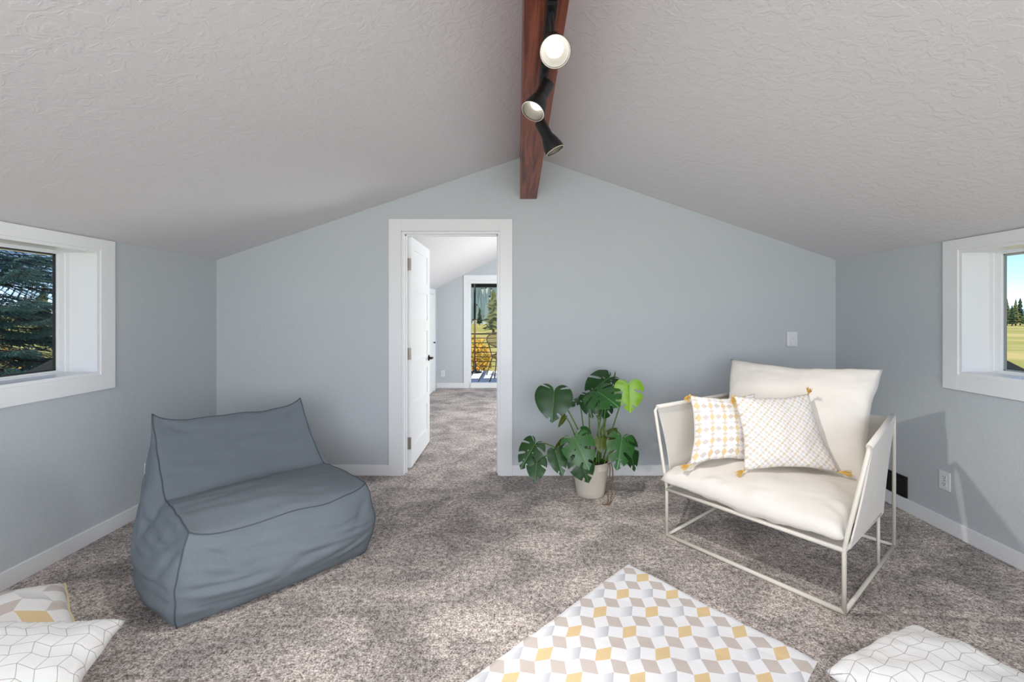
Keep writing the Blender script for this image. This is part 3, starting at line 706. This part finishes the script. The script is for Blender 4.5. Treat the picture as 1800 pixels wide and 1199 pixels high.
# ================================================================== FLOOR CUSHIONS
# cushion with cord edge, lying flat in the left foreground
A = Vector((-2.075, 2.02, .122)); a_ = Vector((.76, -.65, 0)).normalized() * .50; b_ = Vector((-.65, -.76, 0)).normalized() * .50
pr, ed, nn = pillow('floor_cushion', A + b_, A + b_ + a_, A + a_, A, .24, 'floor_cushion_print', 'floor cushion with gold and taupe blocks and cream cord edge, under the line-patterned cushion', cat='cushion', group='cushions on the carpet', seed=21.0, concave=.004, nrm=(0, 0, 1), wr=.006)
for e in ed: MB().tube(e, .006, 6).build('cord_edge', 'piping_cream', pr, smooth=True)
c2 = Vector((-1.54, 1.735, .155))
pr, ed, nn = pillow('floor_cushion', c2 + Vector((-.43, -.20, .135)) + Vector((.20, -.46, -.06)), c2 + Vector((.20, -.46, -.06)), c2, c2 + Vector((-.43, -.20, .135)), .15, 'line_print', 'white cushion with fine grey zigzag grid lines in the left foreground', cat='cushion', group='cushions on the carpet', seed=25.0, concave=.03, wr=.008)
Lc = Vector((1.10, 1.585, .075))
pr, ed, nn = pillow('floor_cushion', Lc + Vector((.24, -.48, 0)), Lc + Vector((.24 + .52, -.48 + .22, 0)), Lc + Vector((.52, .22, .01)), Lc, .19, 'line_print', 'white cushion with fine grey zigzag grid lines in the right foreground near the armchair', cat='cushion', group='cushions on the carpet', seed=31.0, concave=.008, nrm=(0, 0, 1), wr=.010, flat_back=.72, fill=.36)

# ================================================================== MONSTERA
PC = Vector((.55, 3.335, 0))
mo = tag(empty('potted_monstera', PC), 'monstera plant with split leaves in a cream pot beside the doorway', 'potted plant')
MB().lathe([(0, .0), (.098, 0), (.102, .006), (.106, .03), (.1075, .034), (.107, .038), (.136, .205), (.138, .208), (.137, .213), (.143, .258), (.146, .262), (.142, .264), (.138, .258), (.131, .215), (0, .215)], 48).build('pot', 'pot_cream', mo, smooth=True)
MB().grid(lambda u, v: Vector(((.134 * v) * math.cos(2 * math.pi * u), (.134 * v) * math.sin(2 * math.pi * u), .232 + .018 * nz((u * 6, v * 5, 0), 1.5, 3) * (1 - v * .5))), 32, 8).build('soil', 'soil', mo)
HALF = [(1.0, 0), (.93, .075), (.80, .22), (.62, .36), (.40, .46), (.16, .50), (-.06, .45), (-.20, .32), (-.22, .17), (-.13, .05), (0, 0)]
MIDX = [.97, .86, .70, .50, .30, .12, .02, 0, 0, 0, 0]
def leaf(notch, tip, ydn, ydt, hint, wid=1.0, mat='leaf_dark', slits=6, droop=.10, fold=.12, seed=0, holes=True, root=None, pet=True, prad=.0055):
    """leaf from its notch pixel to its tip pixel at the given depths; hint = direction its upper face looks"""
    rnd = random.Random(seed)
    wp = lambda q, Y: Vector(((q[0] - PX) / F * Y, Y, HC - (q[1] - PY) / F * Y))
    n0 = wp(notch, ydn) - PC; t0 = wp(tip, ydt) - PC
    ax = t0 - n0; L = ax.length; ax.normalize(); nr = Vector(hint); nr = (nr - ax * nr.dot(ax)).normalized(); sd = nr.cross(ax)
    NV, NR = 110, 18; m = MB()
    cur = spline([(x, y, 0) for x, y in HALF], NV); mid = spline([(x, 0, 0) for x in MIDX], NV)
    for s in (-1, 1):
        vs = [(.20 + .56 * (k + rnd.uniform(-.15, .15)) / max(1, slits - 1), rnd.uniform(.28, .46), rnd.uniform(.017, .026)) for k in range(slits)] if slits else []
        hl = [(v0 + .05, rnd.uniform(.16, .26)) for v0, r0, w0 in vs if holes and rnd.random() < .5]
        idx = {}; P = []; U = []
        for i in range(NV + 1):
            for j in range(NR + 1):
                r = j / NR; q = mid[i].lerp(cur[i], r)
                q.y += 0; x, y = q.x, q.y * wid
                z = -droop * max(0, x) ** 2 + fold * abs(y) - .42 * y * y + .006 * math.sin(i * .33 + s) * r * r - (.10 * (x ** 2) if x < 0 else 0)
                P.append(n0 + (ax * x + sd * (s * y) + nr * z) * L); U.append((x, s * y)); idx[i, j] = len(P) - 1
        faces = []
        for i in range(NV):
            v = (i + .5) / NV
            for j in range(NR):
                r = (j + .5) / NR
                cut = any(abs(v - v0 + .05 * (r - r0)) < w0 * min(1.0, .45 + 4 * (r - r0)) for v0, r0, w0 in vs if r > r0) or any(abs(v - v0) < .010 and abs(r - r0 - .02) < .06 for v0, r0 in hl)
                if cut: continue
                f = (idx[i, j], idx[i, j + 1], idx[i + 1, j + 1], idx[i + 1, j])
                faces.append(f if s > 0 else f[::-1])
        m.add(P, faces, U)
    o = m.build('leaf', mat, mo, smooth=True)
    rib = MB().tube([n0 + (ax * x + nr * (-droop * x * x - .004)) * L for x in (0, .2, .4, .6, .8, .97)], [.0035, .003, .0026, .002, .0015, .0008], 6)
    rib.build('midrib', 'petiole', o, smooth=True)
    if pet:
        b = Vector(root or (rnd.uniform(-.05, .05), rnd.uniform(-.05, .05), .225)); 
        mid1 = b.lerp(n0, .5) + Vector((0, 0, .06)) + (b - n0).cross(Vector((0, 0, 1))) * .04
        MB().tube(spline([b, b.lerp(mid1, .55), mid1.lerp(n0, .5) + Vector((0, 0, .012)), n0], 14), [prad * (1.15 - .45 * k / 14) for k in range(15)], 8).build('petiole', 'petiole', o, smooth=True)
    return o
CAMD = (-.25, -1, .35)
leaf((974, 688), (970, 743), 3.20, 3.12, (-.12, -1, .30), 1.24, 'leaf_dark', 2, .10, .22, 1, False)
leaf((1105, 677), (1108, 726), 3.20, 3.16, (-.1, -1, .15), 1.08, 'leaf_bright', 3, .08, .18, 2, False, root=(.09, .01, .225))
leaf((1050, 688), (1087, 711), 3.22, 3.02, (-.10, -.75, .65), 1.22, 'leaf_mid', 4, .14, .08, 3, root=(.06, -.02, .225))
leaf((1071, 664), (1030, 690), 3.40, 3.26, (.0, -.55, .8), 1.0, 'leaf_dark', 3, .22, .10, 4, root=(.08, .03, .225))
leaf((1034, 697), (1040, 736), 3.28, 3.22, (-.35, -.9, .2), .95, 'leaf_dark', 3, .12, .12, 5, root=(0, .02, .225))
leaf((1063, 712), (1052, 738), 3.42, 3.38, (.1, -.95, .2), 1.35, 'leaf_dark', 3, .1, .1, 6, root=(.03, .05, .225))
leaf((940, 781), (914, 824), 3.10, 3.02, (-.25, -.9, .35), .92, 'leaf_dark', 4, .15, .12, 7, root=(-.08, -.03, .225))
leaf((944, 808), (940, 849), 3.06, 2.98, (-.1, -.95, .25), .95, 'leaf_dark', 3, .10, .12, 8, False, root=(-.08, -.06, .225))
leaf((977, 795), (989, 838), 3.12, 3.05, (.15, -.98, .12), .82, 'leaf_dark', 1, .08, .16, 9, False, root=(-.06, -.05, .225))
leaf((1011, 772), (1036, 826), 3.06, 2.96, (-.15, -.85, .5), 1.08, 'leaf_mid', 4, .16, .10, 10, root=(-.03, -.08, .225))
leaf((1018, 806), (1036, 850), 3.12, 3.08, (.05, -.97, .2), 1.10, 'leaf_dark', 3, .10, .12, 11, False, root=(-.02, -.1, .225))
leaf((1093, 772), (1086, 827), 3.14, 3.04, (.1, -.88, .42), .95, 'leaf_mid', 4, .14, .10, 12, root=(.09, -.04, .225))
leaf((1104, 778), (1119, 830), 3.24, 3.20, (.35, -.9, .2), .72, 'leaf_dark', 3, .12, .12, 13, False, root=(.1, 0, .225))
leaf((993, 733), (982, 753), 3.22, 3.20, (.5, -.6, -.5), .9, 'leaf_olive', 2, .1, .1, 14, False, root=(-.05, -.02, .225))
leaf((1022, 756), (1040, 765), 3.30, 3.24, (.0, -.7, .6), 1.05, 'leaf_mid', 1, .1, .1, 15, False, root=(.0, .04, .225))
leaf((1072, 768), (1085, 752), 3.36, 3.38, (.1, -.9, .3), 1.0, 'leaf_olive', 0, .1, .12, 16, False, root=(.05, .02, .225))
leaf((1062, 768), (1059, 746), 3.34, 3.36, (-.3, -.9, .3), .62, 'leaf_olive', 0, .1, .12, 17, False, root=(.04, .0, .225))
leaf((1056, 772), (1056, 796), 3.28, 3.24, (.0, -.9, .4), 1.0, 'leaf_olive', 0, .1, .12, 18, False, root=(.02, .02, .225))
leaf((990, 776), (974, 794), 3.22, 3.18, (.2, -.8, -.5), .8, 'leaf_olive', 1, .1, .12, 19, False, root=(-.06, .0, .225))
leaf((1018, 702), (998, 714), 3.36, 3.34, (.0, -.25, .95), .9, 'leaf_dark', 4, .2, .05, 20, False, root=(-.02, .05, .225))
leaf((1078, 670), (1084, 651), 3.44, 3.46, (.9, -.4, .1), .6, 'leaf_dark', 0, .1, .1, 21, False, root=(.08, .05, .225))
for k, pts in enumerate(([(.07, -.08, .235), (.115, -.10, .262), (.125, -.115, .22), (.105, -.14, .10), (.10, -.16, .035), (.085, -.20, .008), (.05, -.20, .006)],
                         [(.09, -.06, .235), (.135, -.075, .258), (.152, -.08, .20), (.14, -.12, .10), (.118, -.17, .02), (.095, -.205, .007), (.075, -.19, .006)])):
    MB().tube(spline(pts, 30), .0042, 6).build('aerial_root', 'root_brown', mo, smooth=True)

# ================================================================== BALCONY
YD0, YD1 = Y2 + .14, 10.68
dk = tag(empty('balcony_deck', (0, YD0, 0)), 'pale plank balcony deck outside the glass door', kind='structure')
bw = .20
for k in range(17):
    x = -1.95 + k * (bw + .032)
    MB().box((x, 0, -.045), (x + bw, YD1 - YD0, -.012)).build('plank', 'deck_board', dk)
MB().box((-2.0, 0, -.2), (2.0, .05, -.05)).build('joist', 'bark', dk); MB().box((-2.0, YD1 - YD0 - .06, -.25), (2.0, YD1 - YD0, -.05)).build('joist', 'bark', dk)
MB().box((-2.0, 1.1, -.2), (2.0, 1.15, -.05)).build('joist', 'bark', dk)
rl = tag(empty('balcony_railing', (0, YD1 - .05, -.012)), 'black metal railing of thin horizontal bars round the balcony', 'railing')
MB().box((-2.0, -.02, .88), (2.0, .02, .905)).build('top_rail', 'rail_black', rl)
for k in range(7): MB().tube([(-2.0, 0, .79 - k * .113), (2.0, 0, .79 - k * .113)], .0085, 8).build('bar', 'rail_black', rl)
for x in (-1.98, 1.98, .35): MB().box((x - .02, -.02, 0), (x + .02, .02, .88)).build('post', 'rail_black', rl)
pf = tag(empty('porch_roof', (0, YD1 - .05, 2.0)), 'dark timber porch header over the balcony', kind='structure')
MB().box((-2.1, -.06, 0), (2.1, .06, .11)).build('header', 'bronze_dark', pf)
for x in (-1.9, -.95, .95, 1.9): MB().box((x - .03, -2.40, .11), (x + .03, .12, .2)).build('rafter', 'bronze_dark', pf)
for x in (-2.05, 2.05): MB().box((x - .05, -.05, -2.02), (x + .05, .05, 0)).build('post', 'bronze_dark', pf)
# garden pole on a round foot
pl = tag(empty('patio_pole', (-1.005, 10.32, -.012)), 'slim wooden pole on a dark round foot on the balcony', 'pole')
MB().lathe([(0, 0), (.17, 0), (.17, .02), (.06, .035), (.03, .06), (.03, .25), (.0, .25)], 24).build('foot', 'bronze_dark', pl, smooth=True)
MB().tube([(0, 0, .2), (0, 0, 1.25)], .020, 12).build('lower_pole', 'pole_wood', pl, smooth=True)
MB().tube([(0, 0, 1.25), (0, 0, 2.10)], .024, 12).build('upper_pole', 'bronze_dark', pl, smooth=True)
# rattan chair
rc = tag(empty('rattan_chair', (-.33, 9.75, -.012), R(18)), 'brown woven rattan chair with oval back on the balcony', 'chair')
def hoop(cx_, cy_, cz_, rx, ry, tilt, n=40):
    return [Vector((cx_ + rx * math.cos(2 * math.pi * k / n), cy_ + ry * math.sin(2 * math.pi * k / n) * math.cos(tilt), cz_ + ry * math.sin(2 * math.pi * k / n) * math.sin(tilt))) for k in range(n)]
hb = hoop(0, .10, .80, .34, .20, R(55)); hs = hoop(0, -.08, .44, .27, .25, R(8))
MB().tube(hb, .014, 8, closed=True).build('back_hoop', 'rattan', rc, smooth=True); MB().tube(hs, .014, 8, closed=True).build('seat_hoop', 'rattan', rc, smooth=True)
def weave(cx_, cy_, cz_, rx, ry, tilt, dep, par, nm):
    m = MB()
    for d in range(2):
        for k in range(-9, 10):
            t = k / 10; w = math.sqrt(1 - t * t); pts = []
            for q in range(9):
                s = (q / 8 * 2 - 1) * w; a, b = (t, s) if d else (s, t)
                z = -dep * (1 - a * a - b * b)
                pts.append((cx_ + rx * a, cy_ + ry * b * math.cos(tilt) - z * math.sin(tilt), cz_ + ry * b * math.sin(tilt) + z * math.cos(tilt)))
            m.tube(pts, .0045, 4, False)
    return m.build(nm, 'rattan', par)
weave(0, .10, .80, .34, .20, R(55), .05, rc, 'back_weave'); weave(0, -.08, .44, .27, .25, R(8), .09, rc, 'seat_weave')
for s in (-1, 1):
    MB().tube([(s * .20, -.22, .42), (s * .27, -.30, 0)], .013, 8).build('leg', 'rattan', rc); MB().tube([(s * .20, .10, .44), (s * .30, .28, 0)], .013, 8).build('leg', 'rattan', rc)
    MB().tube([(s * .24, .05, .46), (s * .31, .08, .74)], .012, 8).build('back_support', 'rattan', rc)
MB().tube([(-.15, .12, .46), (0, .16, .62), (.15, .12, .46)], .011, 8).build('back_support', 'rattan', rc)

# ================================================================== OUTSIDE
GZ = -3.0
m = MB(); m.grid(lambda u, v: Vector((-900 + 1800 * u, -900 + 1800 * v, GZ + 0)), 8, 8)
tag(m.build('ground', 'field'), 'dry golden-green field round the house', kind='structure')
def conifer_mesh(name, h, r, layers, n, seed, mat):
    rnd = random.Random(seed); m = MB()
    for l in range(layers):
        z0 = h * (.08 + .84 * l / layers); z1 = min(h, z0 + h * 1.55 / layers); rr = r * (1 - l / layers) ** .8 + r * .06
        v = [(0, 0, z1)]
        for k in range(n):
            a = 2 * math.pi * k / n + l; q = rr * rnd.uniform(.7, 1.15) * (1 if k % 2 else .62)
            v.append((q * math.cos(a), q * math.sin(a), z0 + rnd.uniform(-.04, .04) * h + (.02 * h if k % 2 == 0 else 0)))
        m.add(v, [(0, k + 1, (k + 1) % n + 1) for k in range(n)] + [tuple(range(n, 0, -1))])
    return m
protos = []
for k in range(4):
    m = conifer_mesh('c', 8.0, 1.7, 11, 14, k, None); me = m.build('crown', 'conifer_far' if k % 2 else 'conifer_dark')
    t_ = MB().tube([(0, 0, 0), (0, 0, 3.0)], [.2, .12], 8).build('trunk', 'bark'); protos.append((me.data, t_.data))
    for q in (me, t_): bpy.data.objects.remove(q)
def far_tree(x, y, h, k, label, group, wid=1.0):
    e = tag(empty('conifer_tree', (x, y, GZ)), label, 'tree', group); e.scale = (h / 8 * wid, h / 8 * wid, h / 8)
    for nm, d in zip(('crown', 'trunk'), protos[k % 4]):
        o = bpy.data.objects.new(nm, d); COL.objects.link(o); o.parent = e
rnd = random.Random(5)
for k in range(44):
    a = R(41 + 0.30 * k + rnd.uniform(-.08, .08)); d = (238, 246, 254)[k % 3] + rnd.uniform(-2, 2)
    far_tree(math.sin(a) * d, math.cos(a) * d, rnd.uniform(6.5, 10.5) + (k % 3) * .6, k, 'conifer in the far tree line across the field outside the right window', 'tree line beyond the field', .8)
for k in range(14):
    a = R(-66 + 2.7 * k + rnd.uniform(-.4, .4)); d = 120 + rnd.uniform(-10, 20)
    far_tree(math.sin(a) * d, math.cos(a) * d, rnd.uniform(7, 12), k, 'distant conifer behind the spruce outside the left window', 'trees beyond the spruce')
far_tree(-5.6, 102, 10.4, 1, 'tall full conifer standing alone behind the balcony railing', None, 1.25)
for k in range(9):
    far_tree(-24 + k * 4.6 + rnd.uniform(-.6, .6), 172 + rnd.uniform(-6, 6), rnd.uniform(5, 7.5), k, 'low conifer at the foot of the wooded hill beyond the balcony', 'conifers at the foot of the hill')
# wooded hill
def hill_z(x, y): return GZ + 95 * max(0, min(1, (y - 190) / 230)) ** .9 * (.75 + .35 * nz((x, y, 0), .008, 3))
m = MB(); m.grid(lambda u, v: Vector((-170 + 300 * u, 188 + 260 * v, hill_z(-170 + 300 * u, 188 + 260 * v) - .6)), 30, 26)
tag(m.build('hill', 'hill_ground', smooth=True), 'hazy wooded hillside beyond the balcony', kind='structure')
m = MB(); rnd = random.Random(9)
for k in range(3600):
    x, y = rnd.uniform(-165, 125), 190 + 240 * rnd.random() ** 1.1; z = hill_z(x, y); h = rnd.uniform(5, 10); r = h * .2
    v = [(x, y, z + h)] + [(x + r * math.cos(q * 1.2566), y + r * math.sin(q * 1.2566), z) for q in range(5)]
    m.add(v, [(0, q + 1, (q + 1) % 5 + 1) for q in range(5)])
tag(m.build('hill_forest', 'conifer_hill'), 'dense grey-green conifer forest covering the far hillside', 'forest', kind='stuff')
m = MB(); m.grid(lambda u, v: Vector((350 + 900 * u, 900 - 300 * u + 60 * v, GZ + (17 + 9 * nz((u * 9, 0, 0), 1, 4)) * math.sin(math.pi * v) ** .7)), 40, 8)
tag(m.build('mountain', 'mountain_blue', smooth=True), 'low blue mountain ridge on the horizon', kind='structure')
# leafy yellow shrubs
def shrub(loc, h, r, label, group, seed):
    rnd = random.Random(seed); e = tag(empty('yellow_shrub', loc), label, 'shrub', group)
    m = MB()
    for k in range(1500):
        d = Vector((rnd.gauss(0, 1), rnd.gauss(0, 1), rnd.gauss(0, 1))).normalized() * rnd.random() ** .35
        p = Vector((d.x * r, d.y * r, h * .58 + d.z * h * .42)); a = Vector((rnd.gauss(0, 1), rnd.gauss(0, 1), rnd.gauss(0, 1))).normalized() * .075; b = a.orthogonal().normalized() * .045
        m.add([p - a, p + b, p + a, p - b], [(0, 1, 2, 3)])
    o = m.build('foliage', 'leaf_yellow', e); o['kind'] = 'stuff'
    for k in range(5): MB().tube([(0, 0, 0), (r * .5 * math.cos(k * 1.3), r * .5 * math.sin(k * 1.3), h * .6)], [.05, .02], 6).build('stem', 'bark', e)
shrub((-1.85, 19.5, GZ), 3.4, .75, 'yellow leafed shrub behind the balcony railing', None, 1)
shrub((-10.6, 9.0, GZ), 3.7, 1.3, 'golden leafed shrub low outside the left window', None, 2)
# blue spruce close to the left window
def bough(seed, L):
    rnd = random.Random(seed); m = MB(); tw = MB()
    def needles(a, b, n_, ln):
        ax = (b - a).normalized(); o1 = ax.orthogonal().normalized(); o2 = ax.cross(o1)
        for k in range(n_):
            p = a.lerp(b, (k + rnd.random()) / n_); an = rnd.uniform(0, 6.283)
            d = (o1 * math.cos(an) + o2 * math.sin(an)) * .8 + ax * .75; d = d.normalized() * ln * rnd.uniform(.7, 1.1)
            w = d.cross(ax).normalized() * .0028
            m.add([p - w, p + w, p + d], [(0, 1, 2)])
    axis = lambda t: Vector((L * t, .06 * math.sin(t * 3 + seed) * L, -.16 * L * t + .20 * L * t * t - .05 * L * math.sin(3 * t)))
    N = 16
    tw.tube([axis(k / 10) for k in range(11)], [.016 * (1 - .85 * k / 10) for k in range(11)], 5)
    for k in range(10): needles(axis(.35 + .065 * k), axis(.35 + .065 * (k + 1)), 26, .03)
    for k in range(N):
        t = .18 + .80 * k / N
        for s in (-1, 1):
            a = axis(t); l1 = L * (.42 * (1 - t) + .10) * rnd.uniform(.8, 1.15); d = Vector((.72, s * .72, rnd.uniform(-.28, -.02))).normalized()
            b = a + d * l1; tw.tube([a, b], [.006, .002], 3, False); needles(a.lerp(b, .15), b, int(70 * l1 / .3), .027)
            for q in range(4):
                for s2 in (-1, 1):
                    c = a.lerp(b, .25 + .18 * q); d2 = (d + Vector((.0, s2 * .75, -.22)) + Vector((s2 * .45 * -s, 0, 0))).normalized(); e = c + d2 * l1 * .34 * (1 - .16 * q)
                    needles(c, e, int(30 * l1 / .3) + 6, .025)
    return m, tw
bd = []
for k in range(4):
    m, tw = bough(k, 2.0); o = m.build('needles', 'needles_blue'); o2 = tw.build('twig', 'bark'); bd.append((o.data, o2.data))
    for q in (o, o2): bpy.data.objects.remove(q)
sx_, sy_ = -6.75, 5.25
spz = tag(empty('blue_spruce', (sx_, sy_, GZ)), 'blue spruce with drooping boughs close outside the left window', 'tree')
MB().tube([(0, 0, 0), (0.05, 0, 4), (0, 0, 11)], [.20, .13, .03], 12).build('trunk', 'bark', spz, smooth=True)
rnd = random.Random(3)
for wz in range(25):
    z = 1.8 + wz * .205
    for k in range(9):
        d = bd[rnd.randrange(4)]; sc = (1.14 - .032 * wz) * rnd.uniform(.85, 1.1)
        o = bpy.data.objects.new('bough', d[1]); COL.objects.link(o); o.parent = spz
        o.location = (0, 0, z + rnd.uniform(-.14, .14)); o.scale = (sc,) * 3
        o.rotation_euler = (rnd.uniform(-.15, .15), rnd.uniform(-.05, .22), 2 * math.pi * (k + .5 * (wz % 2) + rnd.uniform(-.25, .25)) / 9)
        q = bpy.data.objects.new('needles', d[0]); COL.objects.link(q); q.parent = o; q['kind'] = 'stuff'
